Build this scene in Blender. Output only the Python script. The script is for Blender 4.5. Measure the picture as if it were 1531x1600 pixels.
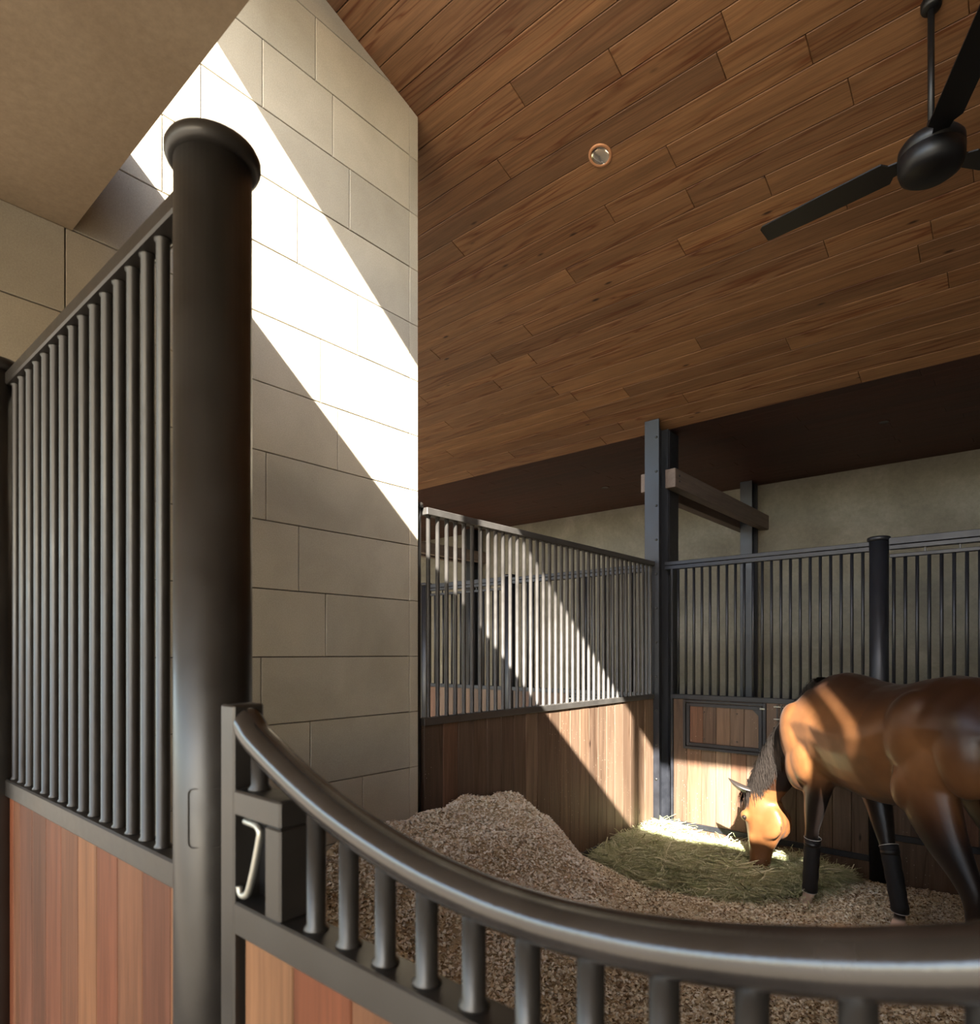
import bpy, bmesh, math, random
import numpy as np
from mathutils import Vector, Matrix
random.seed(7); np.random.seed(7)
for o in list(bpy.data.objects): bpy.data.objects.remove(o)
SC = bpy.context.scene; COL = SC.collection
PI = math.pi
# ------------------------------------------------------------------ camera
YAW = 40.627
cam = bpy.data.cameras.new('camera'); co = bpy.data.objects.new('camera', cam); COL.objects.link(co)
co.location = (0, 0, 1.6); co.rotation_euler = (PI/2, 0, math.radians(YAW))
cam.sensor_fit = 'HORIZONTAL'; cam.sensor_width = 36.0; cam.lens = 996.0/1531*36
cam.shift_y = 220.0/1531; cam.clip_start = 0.05; cam.clip_end = 300
cam.dof.use_dof = True; cam.dof.focus_distance = 4.6; cam.dof.aperture_fstop = 5.6
SC.camera = co
# ------------------------------------------------------------------ light
SUN_DIR = Vector((-0.54, 1.0, -0.853)).normalized()
W = bpy.data.worlds.new('world'); SC.world = W; W.use_nodes = True
wn = W.node_tree.nodes; bg = wn['Background']
sky = wn.new('ShaderNodeTexSky'); sky.sky_type = 'NISHITA'; sky.sun_disc = False
sky.sun_elevation = math.asin(-SUN_DIR.z); sky.sun_rotation = math.atan2(-SUN_DIR.x, -SUN_DIR.y)
sky.air_density = 1.0; sky.dust_density = 1.5
W.node_tree.links.new(sky.outputs[0], bg.inputs[0]); bg.inputs[1].default_value = 0.85
sl = bpy.data.lights.new('sun', 'SUN'); sl.energy = 40.0; sl.angle = math.radians(0.53); sl.color = (1.0, 0.93, 0.82)
so = bpy.data.objects.new('sun', sl); COL.objects.link(so); so.location = (3, -6, 9)
so.rotation_euler = SUN_DIR.to_track_quat('-Z', 'Y').to_euler()
vs = SC.view_settings; vs.view_transform = 'Standard'; vs.look = 'None'; vs.gamma = 1.0; vs.use_curve_mapping = False
vs.exposure = 0.52

# ------------------------------------------------------------------ helpers
class MB:
    def __init__(s): s.v = []; s.f = []; s.smooth = []
    def add(s, vs_, fs, smooth=False):
        b = len(s.v); s.v += [tuple(map(float, p)) for p in vs_]
        for f in fs: s.f.append([b+i for i in f]); s.smooth.append(smooth)
        return s
    def box(s, lo, hi, ch=0.0, M=None):
        lo = list(map(float, lo)); hi = list(map(float, hi))
        for k in range(3):
            if lo[k] > hi[k]: lo[k], hi[k] = hi[k], lo[k]
        if ch <= 0:
            v = [(x, y, z) for x in (lo[0], hi[0]) for y in (lo[1], hi[1]) for z in (lo[2], hi[2])]
            f = [(0,1,3,2),(4,6,7,5),(0,4,5,1),(2,3,7,6),(0,2,6,4),(1,5,7,3)]
            if M is not None: v = [M @ Vector(p) for p in v]
            return s.add(v, f)
        ch = min(ch, 0.45*min(hi[k]-lo[k] for k in range(3)))
        v = []; idx = {}
        for a in range(3):
            for sx in (0,1):
                for sy in (0,1):
                    for sz in (0,1):
                        sg = (sx,sy,sz); p = []
                        for k in range(3):
                            c = hi[k] if sg[k] else lo[k]
                            if k != a: c += -ch if sg[k] else ch
                            p.append(c)
                        idx[(a,sg)] = len(v); v.append(tuple(p))
        f = []
        for a in range(3):
            b, c = (a+1)%3, (a+2)%3
            for sa in (0,1):
                q = []
                for (sb,sc) in ((0,0),(1,0),(1,1),(0,1)):
                    sg = [0,0,0]; sg[a]=sa; sg[b]=sb; sg[c]=sc; q.append(idx[(a,tuple(sg))])
                f.append(q if sa else q[::-1])
        for a in range(3):           # edges along axis a between faces b and c
            b, c = (a+1)%3, (a+2)%3
            for sb in (0,1):
                for sc in (0,1):
                    sg0=[0,0,0]; sg0[b]=sb; sg0[c]=sc; sg1=list(sg0); sg1[a]=1
                    q=[idx[(b,tuple(sg0))],idx[(b,tuple(sg1))],idx[(c,tuple(sg1))],idx[(c,tuple(sg0))]]
                    f.append(q if (sb==sc) else q[::-1])
        for sx in (0,1):
            for sy in (0,1):
                for sz in (0,1):
                    q=[idx[(a,(sx,sy,sz))] for a in range(3)]
                    f.append(q if (sx+sy+sz)%2==1 else q[::-1])
        if M is not None: v = [M @ Vector(p) for p in v]
        return s.add(v, f)
    def cyl(s, c, r, z0, z1, n=16, cap=True):
        v = []; f = []
        for z in (z0, z1):
            for i in range(n):
                a = 2*PI*i/n; v.append((c[0]+r*math.cos(a), c[1]+r*math.sin(a), z))
        s.add(v, [(i,(i+1)%n,n+(i+1)%n,n+i) for i in range(n)], True)
        if cap: s.add(v, [list(range(n))[::-1], list(range(n,2*n))])
        return s
    def lathe(s, c, prof, n=32, cap=True):
        v = []; f = []
        for r, z in prof:
            for i in range(n):
                a = 2*PI*i/n; v.append((c[0]+r*math.cos(a), c[1]+r*math.sin(a), c[2]+z))
        for k in range(len(prof)-1):
            for i in range(n): f.append((k*n+i, k*n+(i+1)%n, (k+1)*n+(i+1)%n, (k+1)*n+i))
        s.add(v, f, True)
        if cap:
            m = len(prof)-1
            s.add(v, [list(range(n))[::-1], [m*n+i for i in range(n)]])
        return s
    def tube(s, pts, rad, n=12, cap=True):
        pts = [Vector(p) for p in pts]
        if not hasattr(rad, '__len__'): rad = [rad]*len(pts)
        rings = []; up = None
        for i, p in enumerate(pts):
            t = (pts[min(i+1,len(pts)-1)] - pts[max(i-1,0)]).normalized()
            if up is None:
                up = Vector((0,1,0)) if abs(t.y) < .9 else Vector((1,0,0))
            up = (up - t*up.dot(t)).normalized(); sd = t.cross(up)
            rr = rad[i] if hasattr(rad[i], '__len__') else (rad[i], rad[i])
            rings.append([p + up*(rr[0]*math.cos(2*PI*k/n)) + sd*(rr[1]*math.sin(2*PI*k/n)) for k in range(n)])
        return s.loft(rings, cap)
    def loft(s, rings, cap=True):
        n = len(rings[0]); v = [p for r in rings for p in r]; f = []
        for k in range(len(rings)-1):
            for i in range(n): f.append((k*n+i, k*n+(i+1)%n, (k+1)*n+(i+1)%n, (k+1)*n+i))
        b = len(v)
        if cap:
            c0 = sum((Vector(p) for p in rings[0]), Vector())/n; c1 = sum((Vector(p) for p in rings[-1]), Vector())/n
            v = v+[c0, c1]; m = (len(rings)-1)*n
            for i in range(n):
                f.append((b, (i+1)%n, i)); f.append((b+1, m+i, m+(i+1)%n))
        return s.add(v, f, True)
    def mesh(s, name):
        me = bpy.data.meshes.new(name); me.from_pydata(s.v, [], s.f)
        me.polygons.foreach_set('use_smooth', s.smooth); me.update()
        bm = bmesh.new(); bm.from_mesh(me); bmesh.ops.remove_doubles(bm, verts=bm.verts, dist=1e-6)
        bmesh.ops.recalc_face_normals(bm, faces=bm.faces); bm.to_mesh(me); bm.free()
        return me
    def build(s, name, mat, parent=None, **tags):
        return place(name, s.mesh(name), mat, parent, **tags)

def place(name, me, mat=None, parent=None, loc=None, rot=None, scale=None, **tags):
    o = bpy.data.objects.new(name, me); COL.objects.link(o)
    if mat is not None and me is not None and not me.materials: me.materials.append(mat)
    if parent is not None: o.parent = parent
    if loc is not None: o.location = loc
    if rot is not None: o.rotation_euler = rot
    if scale is not None: o.scale = scale
    for k, v in tags.items(): o[k] = v
    return o
def thing(name, label, cat, loc=(0,0,0), rz=0, group=None):
    o = bpy.data.objects.new(name, None); COL.objects.link(o); o.empty_display_size = .05
    o.location = loc; o.rotation_euler = (0,0,rz); o['label'] = label; o['category'] = cat
    if group: o['group'] = group
    return o
def struct(o, label=None):
    o['kind'] = 'structure'
    if label: o['label'] = label
    return o

# ------------------------------------------------------------------ materials
def mat(name, col=(.5,.5,.5), rough=.6, metal=0.0, spec=.5):
    m = bpy.data.materials.new(name); m.use_nodes = True
    b = m.node_tree.nodes['Principled BSDF']
    b.inputs['Base Color'].default_value = (*col, 1); b.inputs['Roughness'].default_value = rough
    b.inputs['Metallic'].default_value = metal; b.inputs['Specular IOR Level'].default_value = spec
    return m, m.node_tree.nodes, m.node_tree.links, b
def N(nd, t, **kw):
    n = nd.new('ShaderNode'+t)
    for k, v in kw.items():
        if k in n.inputs: n.inputs[k].default_value = v
        else: setattr(n, k, v)
    return n
def ramp(nd, stops):
    r = nd.new('ShaderNodeValToRGB'); e = r.color_ramp.elements
    while len(e) < len(stops): e.new(.5)
    for i, (p, c) in enumerate(stops):
        e[i].position = p; e[i].color = (*c, 1) if len(c) == 3 else c
    return r
def mixrgb(nd, lk, fac, a, b, mode='MIX'):
    m = nd.new('ShaderNodeMix'); m.data_type = 'RGBA'; m.blend_type = mode
    for i, x in ((0, fac), (6, a), (7, b)):
        if hasattr(x, 'links') or hasattr(x, 'is_linked'): lk.new(x, m.inputs[i])
        else: m.inputs[i].default_value = x if i == 0 else (*x, 1)
    return m.outputs[2]
def coords(nd, lk, scale=(1,1,1), rnd=True):
    tc = nd.new('ShaderNodeTexCoord'); v = tc.outputs['Object']
    if rnd:
        oi = nd.new('ShaderNodeObjectInfo')
        mu = nd.new('ShaderNodeMath'); mu.operation = 'MULTIPLY'; mu.inputs[1].default_value = 57.0
        lk.new(oi.outputs['Random'], mu.inputs[0])
        ad = nd.new('ShaderNodeVectorMath'); ad.operation = 'ADD'; lk.new(v, ad.inputs[0]); lk.new(mu.outputs[0], ad.inputs[1]); v = ad.outputs[0]
    mp = nd.new('ShaderNodeMapping'); mp.inputs['Scale'].default_value = scale; lk.new(v, mp.inputs[0])
    return mp.outputs[0]
def bump(nd, lk, b, h, strength=.2, dist=.01):
    bp = nd.new('ShaderNodeBump'); bp.inputs['Strength'].default_value = strength; bp.inputs['Distance'].default_value = dist
    lk.new(h, bp.inputs['Height']); lk.new(bp.outputs[0], b.inputs['Normal'])

def wood(name, stops, axis, rough=.5, grain=(.55,1.0), specks=0.0, spec=.35, figure=None):
    """planks: colour by object, streaks along the axis, fine grain"""
    m, nd, lk, b = mat(name, rough=rough, spec=spec)
    st = [22,22,22]; st[axis] = 1.1
    fi = [160,160,160]; fi[axis] = 5
    v1 = coords(nd, lk, st); v2 = coords(nd, lk, fi)
    n1 = N(nd, 'TexNoise', Scale=1.0, Detail=5.0, Roughness=.6, Distortion=.6); lk.new(v1, n1.inputs['Vector'])
    n2 = N(nd, 'TexNoise', Scale=1.0, Detail=2.0, Roughness=.6); lk.new(v2, n2.inputs['Vector'])
    oi = nd.new('ShaderNodeObjectInfo'); r = ramp(nd, stops); lk.new(oi.outputs['Random'], r.inputs[0])
    r1 = ramp(nd, [(.3, (grain[0],)*3), (.7, (grain[1],)*3)]); lk.new(n1.outputs[0], r1.inputs[0])
    c = mixrgb(nd, lk, 1.0, r.outputs[0], r1.outputs[0], 'MULTIPLY')
    r2 = ramp(nd, [(.35, (.75,)*3), (.6, (1.05,)*3)]); lk.new(n2.outputs[0], r2.inputs[0])
    c = mixrgb(nd, lk, .7, c, r2.outputs[0], 'MULTIPLY')
    if figure:
        fs = [figure[0]]*3; fs[axis] = figure[1]
        v3 = coords(nd, lk, fs)
        n3 = N(nd, 'TexNoise', Scale=1.0, Detail=2.0, Roughness=.45, Distortion=.3); lk.new(v3, n3.inputs['Vector'])
        mu = N(nd, 'Math', operation='MULTIPLY'); mu.inputs[1].default_value = figure[2]; lk.new(n3.outputs[0], mu.inputs[0])
        fr = N(nd, 'Math', operation='PINGPONG'); fr.inputs[1].default_value = 1.0; lk.new(mu.outputs[0], fr.inputs[0])
        r3 = ramp(nd, [(.0, figure[3]), (.45, (1,1,1))]); lk.new(fr.outputs[0], r3.inputs[0])
        n4 = N(nd, 'TexNoise', Scale=.5, Detail=2.0); lk.new(v1, n4.inputs['Vector'])
        r4 = ramp(nd, [(.40, (0,0,0)), (.62, (1,1,1))]); lk.new(n4.outputs[0], r4.inputs[0])
        c2 = mixrgb(nd, lk, 1.0, c, r3.outputs[0], 'MULTIPLY')
        c = mixrgb(nd, lk, r4.outputs[0], c, c2)
        ks = [7,7,7]; ks[axis] = 2.2
        v5 = coords(nd, lk, ks)
        vo = N(nd, 'TexVoronoi', Scale=1.0); lk.new(v5, vo.inputs['Vector'])
        r5 = ramp(nd, [(.03, (.16,.10,.07)), (.085, (1,1,1))]); lk.new(vo.outputs['Distance'], r5.inputs[0])
        c = mixrgb(nd, lk, 1.0, c, r5.outputs[0], 'MULTIPLY')
    if specks > 0:
        tc = nd.new('ShaderNodeTexCoord')
        geo = nd.new('ShaderNodeNewGeometry')
        vo = N(nd, 'TexVoronoi', Scale=42.0); lk.new(geo.outputs['Position'], vo.inputs['Vector'])
        rs = ramp(nd, [(.07, (1,1,1)), (.11, (0,0,0))]); lk.new(vo.outputs['Distance'], rs.inputs[0])
        nn = N(nd, 'TexNoise', Scale=2.2, Detail=1.0); lk.new(geo.outputs['Position'], nn.inputs['Vector'])
        rn = ramp(nd, [(.5, (0,0,0)), (.62, (specks,)*3)]); lk.new(nn.outputs[0], rn.inputs[0])
        ml = N(nd, 'Math', operation='MULTIPLY'); lk.new(rs.outputs[0], ml.inputs[0]); lk.new(rn.outputs[0], ml.inputs[1])
        c = mixrgb(nd, lk, ml.outputs[0], c, (.62,.55,.44))
    lk.new(c, b.inputs['Base Color'])
    bump(nd, lk, b, n2.outputs[0], .12, .002)
    return m

def steel(name, col=(.036,.032,.029), rough=.36, wear=.3, spec=.5):
    m, nd, lk, b = mat(name, col, rough, 0.0, spec)
    geo = nd.new('ShaderNodeNewGeometry')
    n = N(nd, 'TexNoise', Scale=9.0, Detail=5.0, Roughness=.65); lk.new(geo.outputs['Position'], n.inputs['Vector'])
    r = ramp(nd, [(.35, tuple(c*.8 for c in col)), (.75, tuple(c*(1+wear) for c in col))]); lk.new(n.outputs[0], r.inputs[0])
    lk.new(r.outputs[0], b.inputs['Base Color'])
    rr = ramp(nd, [(.3, (rough*.85,)*3), (.7, (min(1, rough*1.25),)*3)]); lk.new(n.outputs[0], rr.inputs[0]); lk.new(rr.outputs[0], b.inputs['Roughness'])
    n2 = N(nd, 'TexNoise', Scale=260.0, Detail=2.0); lk.new(geo.outputs['Position'], n2.inputs['Vector'])
    bump(nd, lk, b, n2.outputs[0], .05, .002)
    return m

def mottled(name, stops, scale=3.0, fine=60.0, rough=.8, bstr=.15, per_obj=0.0, pits=False):
    m, nd, lk, b = mat(name, rough=rough, spec=.25)
    geo = nd.new('ShaderNodeNewGeometry')
    n = N(nd, 'TexNoise', Scale=scale, Detail=6.0, Roughness=.62, Distortion=.4); lk.new(geo.outputs['Position'], n.inputs['Vector'])
    r = ramp(nd, stops); lk.new(n.outputs[0], r.inputs[0]); c = r.outputs[0]
    n2 = N(nd, 'TexNoise', Scale=fine, Detail=3.0, Roughness=.7); lk.new(geo.outputs['Position'], n2.inputs['Vector'])
    r2 = ramp(nd, [(.3, (.86,)*3), (.7, (1.06,)*3)]); lk.new(n2.outputs[0], r2.inputs[0])
    c = mixrgb(nd, lk, 1.0, c, r2.outputs[0], 'MULTIPLY')
    if per_obj:
        oi = nd.new('ShaderNodeObjectInfo'); r3 = ramp(nd, [(0, (1-per_obj,)*3), (1, (1+per_obj*.4, 1+per_obj*.3, 1+per_obj*.1))]); lk.new(oi.outputs['Random'], r3.inputs[0])
        c = mixrgb(nd, lk, 1.0, c, r3.outputs[0], 'MULTIPLY')
    h = n2.outputs[0]
    if pits:
        vo = N(nd, 'TexVoronoi', Scale=38.0); lk.new(geo.outputs['Position'], vo.inputs['Vector'])
        rp = ramp(nd, [(.035, (.35,.3,.25)), (.07, (1,1,1))]); lk.new(vo.outputs['Distance'], rp.inputs[0])
        nn = N(nd, 'TexNoise', Scale=3.0, Detail=1.0); lk.new(geo.outputs['Position'], nn.inputs['Vector'])
        rn = ramp(nd, [(.56, (0,0,0)), (.64, (1,1,1))]); lk.new(nn.outputs[0], rn.inputs[0])
        c = mixrgb(nd, lk, rn.outputs[0], c, mixrgb(nd, lk, 1.0, c, rp.outputs[0], 'MULTIPLY'))
    lk.new(c, b.inputs['Base Color'])
    bump(nd, lk, b, h, bstr, .004)
    return m

def island(name, stops, rough=.75, sheen=0.0, trans=0.0):
    m, nd, lk, b = mat(name, rough=rough, spec=.25)
    geo = nd.new('ShaderNodeNewGeometry'); r = ramp(nd, stops); lk.new(geo.outputs['Random Per Island'], r.inputs[0])
    lk.new(r.outputs[0], b.inputs['Base Color'])
    return m

M = {}
M['steel'] = steel('dark_bronze_steel', (.021,.0185,.0165), .36, .3, .6)
M['dusty'] = steel('dusty_stall_steel', (.042,.039,.036), .42, .4, .6)
M['rail'] = steel('worn_handrail_steel', (.018,.0155,.0145), .16, .8, .75)
M['blue_steel'] = steel('column_steel', (.011,.0125,.017), .42, .3, .6)
M['zinc'] = mat('galvanised_rod', (.42,.42,.38), .38, .8)[0]
M['black'] = mat('fan_black', (.004,.004,.005), .45)[0]
M['chrome'] = mat('chrome', (.85,.84,.8), .12, 1.0)[0]
M['copper'] = mat('copper_ring', (.55,.27,.14), .4, .3)[0]
M['bolt'] = mat('bolt_steel', (.06,.06,.06), .35, .6)[0]
M['wood_front'] = wood('red_hardwood_front', [(0,(0.1600,0.0525,0.0243)),(.3,(0.1184,0.0486,0.0288)),(.55,(0.1984,0.0896,0.0422)),(.8,(0.0928,0.0358,0.0218)),(1,(0.2176,0.1120,0.0544))], 2, .5, (.58,1.15), spec=.15)
M['wood_stall'] = wood('brown_hardwood_stall', [(0,(.140,.086,.055)),(.2,(.110,.070,.047)),(.45,(.20,.132,.088)),(.65,(.090,.056,.038)),(.85,(.175,.110,.070)),(1,(.15,.070,.040))], 2, .55, (.6,1.1), specks=.9, figure=(9,.8,10,(.62,.55,.5)))
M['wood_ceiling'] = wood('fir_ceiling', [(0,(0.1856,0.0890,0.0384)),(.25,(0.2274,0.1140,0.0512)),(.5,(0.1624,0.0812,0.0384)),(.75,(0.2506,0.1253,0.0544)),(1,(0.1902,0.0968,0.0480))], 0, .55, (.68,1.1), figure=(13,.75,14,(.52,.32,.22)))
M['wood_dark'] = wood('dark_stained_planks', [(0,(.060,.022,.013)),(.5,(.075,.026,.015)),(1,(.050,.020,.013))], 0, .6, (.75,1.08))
M['wood_beam'] = wood('weathered_beam', [(0,(.17,.125,.098)),(1,(.19,.14,.11))], 1, .6, (.75,1.05))
M['wood_back'] = mat('joint_shadow', (.035,.02,.012), .9)[0]
M['stone'] = mottled('limestone', [(.3,(0.4048,0.3634,0.2852)),(.7,(0.5060,0.4600,0.3680))], 2.2, 180.0, .82, .12, .13, True)
M['mortar'] = mat('joint_dark', (.05,.042,.032), .95)[0]
M['plaster'] = mottled('grey_plaster', [(.3,(0.1558,0.1410,0.1066)),(.5,(0.1927,0.1755,0.1328)),(.72,(0.2706,0.2476,0.1968))], 1.6, 30.0, .72, .2)
M['soffit'] = mottled('warm_plaster', [(.3,(0.2700,0.2000,0.1320)),(.7,(0.3400,0.2620,0.1800))], 1.6, 40.0, .8, .12)
M['concrete'] = mottled('concrete', [(.3,(.36,.31,.25)),(.7,(.46,.40,.33))], 1.0, 50.0, .85, .2)
M['ground'] = mottled('pale_gravel', [(.3,(.138,.119,.094)),(.7,(.188,.163,.130))], .8, 40.0, .9, .3)
M['roof'] = mottled('roof_membrane', [(.3,(.30,.29,.27)),(.7,(.36,.35,.33))], 1.0, 40.0, .9, .1)
M['bed'] = mottled('packed_shavings', [(.3,(.40,.28,.15)),(.5,(.60,.46,.29)),(.7,(.72,.59,.41))], 25.0, 90.0, .95, .6)
M['chip'] = island('shavings', [(0,(.14,.08,.035)),(.10,(.34,.23,.12)),(.25,(.62,.49,.31)),(.55,(.76,.65,.46)),(.85,(.86,.78,.61)),(1,(.92,.87,.75))])
M['chip_pale'] = island('pale_shavings', [(0,(.58,.41,.25)),(.15,(.78,.63,.45)),(.5,(.87,.77,.61)),(1,(.93,.88,.78))])
M['hay'] = island('hay', [(0,(.24,.265,.125)),(.35,(.37,.39,.20)),(.7,(.52,.52,.31)),(1,(.78,.75,.54))], .55)
M['haybase'] = mottled('hay_base', [(.3,(.13,.14,.05)),(.7,(.26,.27,.11))], 30.0, 120.0, .9, .8)
M['wrap'] = mat('black_fleece_wrap', (.006,.006,.007), .75)[0]
M['hem'] = mat('pale_hem', (.5,.48,.45), .6)[0]
M['hair'] = mat('black_hair', (.020,.016,.014), .38)[0]
M['hair_grey'] = mat('mane_hair', (.030,.025,.022), .33)[0]
M['eye'] = mat('eye_dark', (.012,.008,.006), .08)[0]
M['hoof'] = mat('hoof_horn', (.35,.26,.19), .5)[0]
def coat_mat():
    m, nd, lk, b = mat('bay_coat', rough=.37, spec=.38)
    at = nd.new('ShaderNodeAttribute'); at.attribute_name = 'coat'
    geo = nd.new('ShaderNodeTexCoord')
    n = N(nd, 'TexNoise', Scale=5.0, Detail=3.0, Roughness=.55); lk.new(geo.outputs['Object'], n.inputs['Vector'])
    r = ramp(nd, [(.35, (.78,.74,.70)), (.68, (1.12,1.1,1.05))]); lk.new(n.outputs[0], r.inputs[0])
    c = mixrgb(nd, lk, 1.0, at.outputs['Color'], r.outputs[0], 'MULTIPLY')
    n2 = N(nd, 'TexNoise', Scale=140.0, Detail=2.0); mp = nd.new('ShaderNodeMapping'); mp.inputs['Scale'].default_value = (.4,1,.5)
    lk.new(geo.outputs['Object'], mp.inputs[0]); lk.new(mp.outputs[0], n2.inputs['Vector'])
    bump(nd, lk, b, n2.outputs[0], .10, .003)
    lk.new(c, b.inputs['Base Color'])
    b.inputs['Sheen Weight'].default_value = .03; b.inputs['Sheen Roughness'].default_value = .4
    return m
M['coat'] = coat_mat()

# ------------------------------------------------------------------ geometry constants
XP = -2.60          # stone face / partition face
YB = 5.40           # rear line of the stall
YW = 8.05           # rear plaster wall
ZL = 3.644          # low rear ceiling
YE = 5.50           # where the sloped ceiling meets the flat one
SL = 0.30
def ceil(y): return 5.294 - SL*y
FL = -0.12

# ------------------------------------------------------------------ the setting
struct(MB().box((-10, .35, FL-.1), (3.4, YW, FL)).build('floor', M['concrete']), 'pale concrete floor under the stalls')
struct(MB().box((-40, -60, FL-.12), (40, .35, FL-.02)).build('ground', M['ground']), 'pale sunlit ground outside the stall front')
# porch soffit over the stall fronts
struct(MB().box((-10, -5.0, 3.10), (3.4, .752, 3.50)).box((-10, .60, 3.50), (3.4, .752, 3.64)).build('ceiling_front', M['soffit']), 'warm beige plaster soffit above the stall front')
struct(MB().box((-10, -5.0, 3.501), (3.4, .599, 3.52)).build('roof_front', M['roof']))
# clerestory window band (frame and mullions) between soffit and high ceiling
HB = 5.241-.853*.65
w1 = struct(MB().box((-10, .65, HB), (3.4, .752, ceil(.65)+.1)).build('window_1', M['soffit']), 'clerestory opening above the soffit')
MULL = MB().box((-.03, -.03, 3.64), (.03, .03, HB), .004).mesh('mullion')
for x in (-8.25, -7.115, -5.98, -4.845, -3.71, -2.572, -1.436, -.30, .935):
    place('mullion', MULL, M['steel'], w1, loc=(x, .70, 0))
MB().box((1.05, .60, 3.64), (3.4, .752, HB)).build('pier', M['soffit'], w1)
MB().box((-10, .66, 3.64), (1.05, .74, 3.66)).build('window_sill', M['steel'], w1)
# walls
struct(MB().box((-10, YW, FL), (3.4, YW+.2, 4.2)).build('wall_back', M['plaster']), 'grey mottled plaster wall behind the rear grille')
struct(MB().box((3.2, .752, FL), (3.4, YW, 5.3)).box((3.2,-5.0,FL),(3.4,.752,3.10)).build('wall_right_light_block', M['plaster']))  # out of view, added to block outside light from the right
struct(MB().box((-10.2, .3, FL), (-10, YW+.2, 5.3)).build('wall_left', M['plaster']))
# ceilings
th = math.atan(SL)
def plankmesh(L, w, t, ch, axis):
    mb = MB()
    if axis == 0: mb.box((-L/2, -w/2, 0), (L/2, w/2, t), ch)
    return mb.mesh('plank')
cl = MB()
y0, y1 = .60, YE+.05
cl.add([(-10,y0,ceil(y0)+.03),(3.4,y0,ceil(y0)+.03),(3.4,y1,ceil(y1)+.03),(-10,y1,ceil(y1)+.03),
        (-10,y0,ceil(y0)+.2),(3.4,y0,ceil(y0)+.2),(3.4,y1,ceil(y1)+.2),(-10,y1,ceil(y1)+.2)],
       [(0,1,2,3),(4,5,6,7),(0,1,5,4),(1,2,6,5),(2,3,7,6),(3,0,4,7)])
ceiling = struct(cl.build('ceiling', M['wood_back']), 'sloping knotty fir plank ceiling')
PW = .14
LENS = [1.3, 1.75, 2.2, 2.7, 3.2]
PM = {L: plankmesh(L-.002, PW-.003, .022, .003, 0) for L in LENS}
PM2 = {L: plankmesh(L-.002, PW-.002, .022, .0015, 0) for L in LENS}
rows = int((YE-.76)/math.cos(th)/PW)+1
rng = random.Random(3)
for r in range(rows):
    yc = YE - (r+.5)*PW*math.cos(th)
    x = -7.8 - rng.random()*1.5
    while x < 2.4:
        L = rng.choice(LENS)
        place('plank', PM[L], M['wood_ceiling'], ceiling, loc=(x+L/2, yc, ceil(yc)), rot=(-th, 0, 0))
        x += L
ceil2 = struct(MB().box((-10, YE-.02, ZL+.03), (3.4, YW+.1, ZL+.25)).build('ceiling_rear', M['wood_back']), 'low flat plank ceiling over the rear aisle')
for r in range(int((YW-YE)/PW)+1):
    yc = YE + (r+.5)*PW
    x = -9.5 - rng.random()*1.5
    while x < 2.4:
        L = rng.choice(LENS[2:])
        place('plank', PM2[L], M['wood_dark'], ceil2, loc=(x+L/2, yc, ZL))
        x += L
# stone wall
Y0S, Y1S = .30, 2.42
stone = MB()
stone.add([(XP-.02,Y0S+.01,FL),(XP-.02,Y1S-.015,FL),(XP-.02,Y1S-.015,ceil(Y1S)),(XP-.02,Y0S+.01,ceil(Y0S)),
           (XP-.40,Y0S+.01,FL),(XP-.40,Y1S-.015,FL),(XP-.40,Y1S-.015,ceil(Y1S)),(XP-.40,Y0S+.01,ceil(Y0S))],
          [(0,1,2,3),(4,5,6,7),(0,1,5,4),(1,2,6,5),(2,3,7,6),(3,0,4,7)])
wall_stone = struct(stone.build('wall_stone', M['mortar']), 'pale limestone block wall beside the front post')
JT = {-5:[1.35,2.0],-4:[1.0,1.62],-3:[.75,1.35,2.039],-2:[.98,1.73],-1:[.70,1.479],0:[.55,1.16,1.816],1:[.92,1.668],2:[.75,1.503],3:[1.2,1.886],4:[.731,1.787],5:[.66,1.30,2.007],6:[1.06,1.662],7:[1.212,1.955],8:[.9,1.485,1.856],9:[1.1,1.758],10:[.8,1.55],11:[1.2]}
def stoneblock(ya, yb, za, zb, xa, xb, g=.0022, ch=.0018):
    ya += g; yb -= g; za += g; zb -= g
    poly = [(ya,za),(yb,za),(yb,zb),(ya,zb)]; out = []          # clip below the sloping ceiling
    dist = lambda p: ceil(p[0])-.004-p[1]
    for i in range(4):
        p, q = poly[i], poly[(i+1)%4]; dp, dq = dist(p), dist(q)
        if dp >= 0: out.append(p)
        if (dp >= 0) != (dq >= 0):
            t = dp/(dp-dq); out.append((p[0]+(q[0]-p[0])*t, p[1]+(q[1]-p[1])*t))
    if len(out) < 3: return
    cy = sum(p[0] for p in out)/len(out); cz = sum(p[1] for p in out)/len(out)
    h = max(p[1] for p in out)-min(p[1] for p in out)
    if h < .02: return
    n = len(out); P = []
    for x, i in ((xb, ch), (xb-ch, 0), (xa, 0)):
        P.append([(x, p[0]+(i if p[0] < cy else -i), p[1]+(i if p[1] < cz else -i)) for p in out])
    v = [p for q in P for p in q]; f = [tuple(range(n))]
    for k in range(2):
        for i in range(n): f.append((k*n+i, k*n+(i+1)%n, k*n+n+(i+1)%n, k*n+n+i))
    MB().add(v, f).build('stone', M['stone'], wall_stone)
for k in range(-6, 12):
    za = 1.581+.304*k; zb = za+.304
    if k == -6: za = FL
    js = [Y0S]+JT.get(k, [1.0,1.7])+[2.357]
    off = random.uniform(-.0008,.0012)
    for a, b_ in zip(js[:-1], js[1:]): stoneblock(a, b_, za, zb, XP-.02, XP+random.uniform(-.0008,.0012))
    stoneblock(2.357, Y1S, za, zb, XP-.38, XP, .0012, .002)

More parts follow.
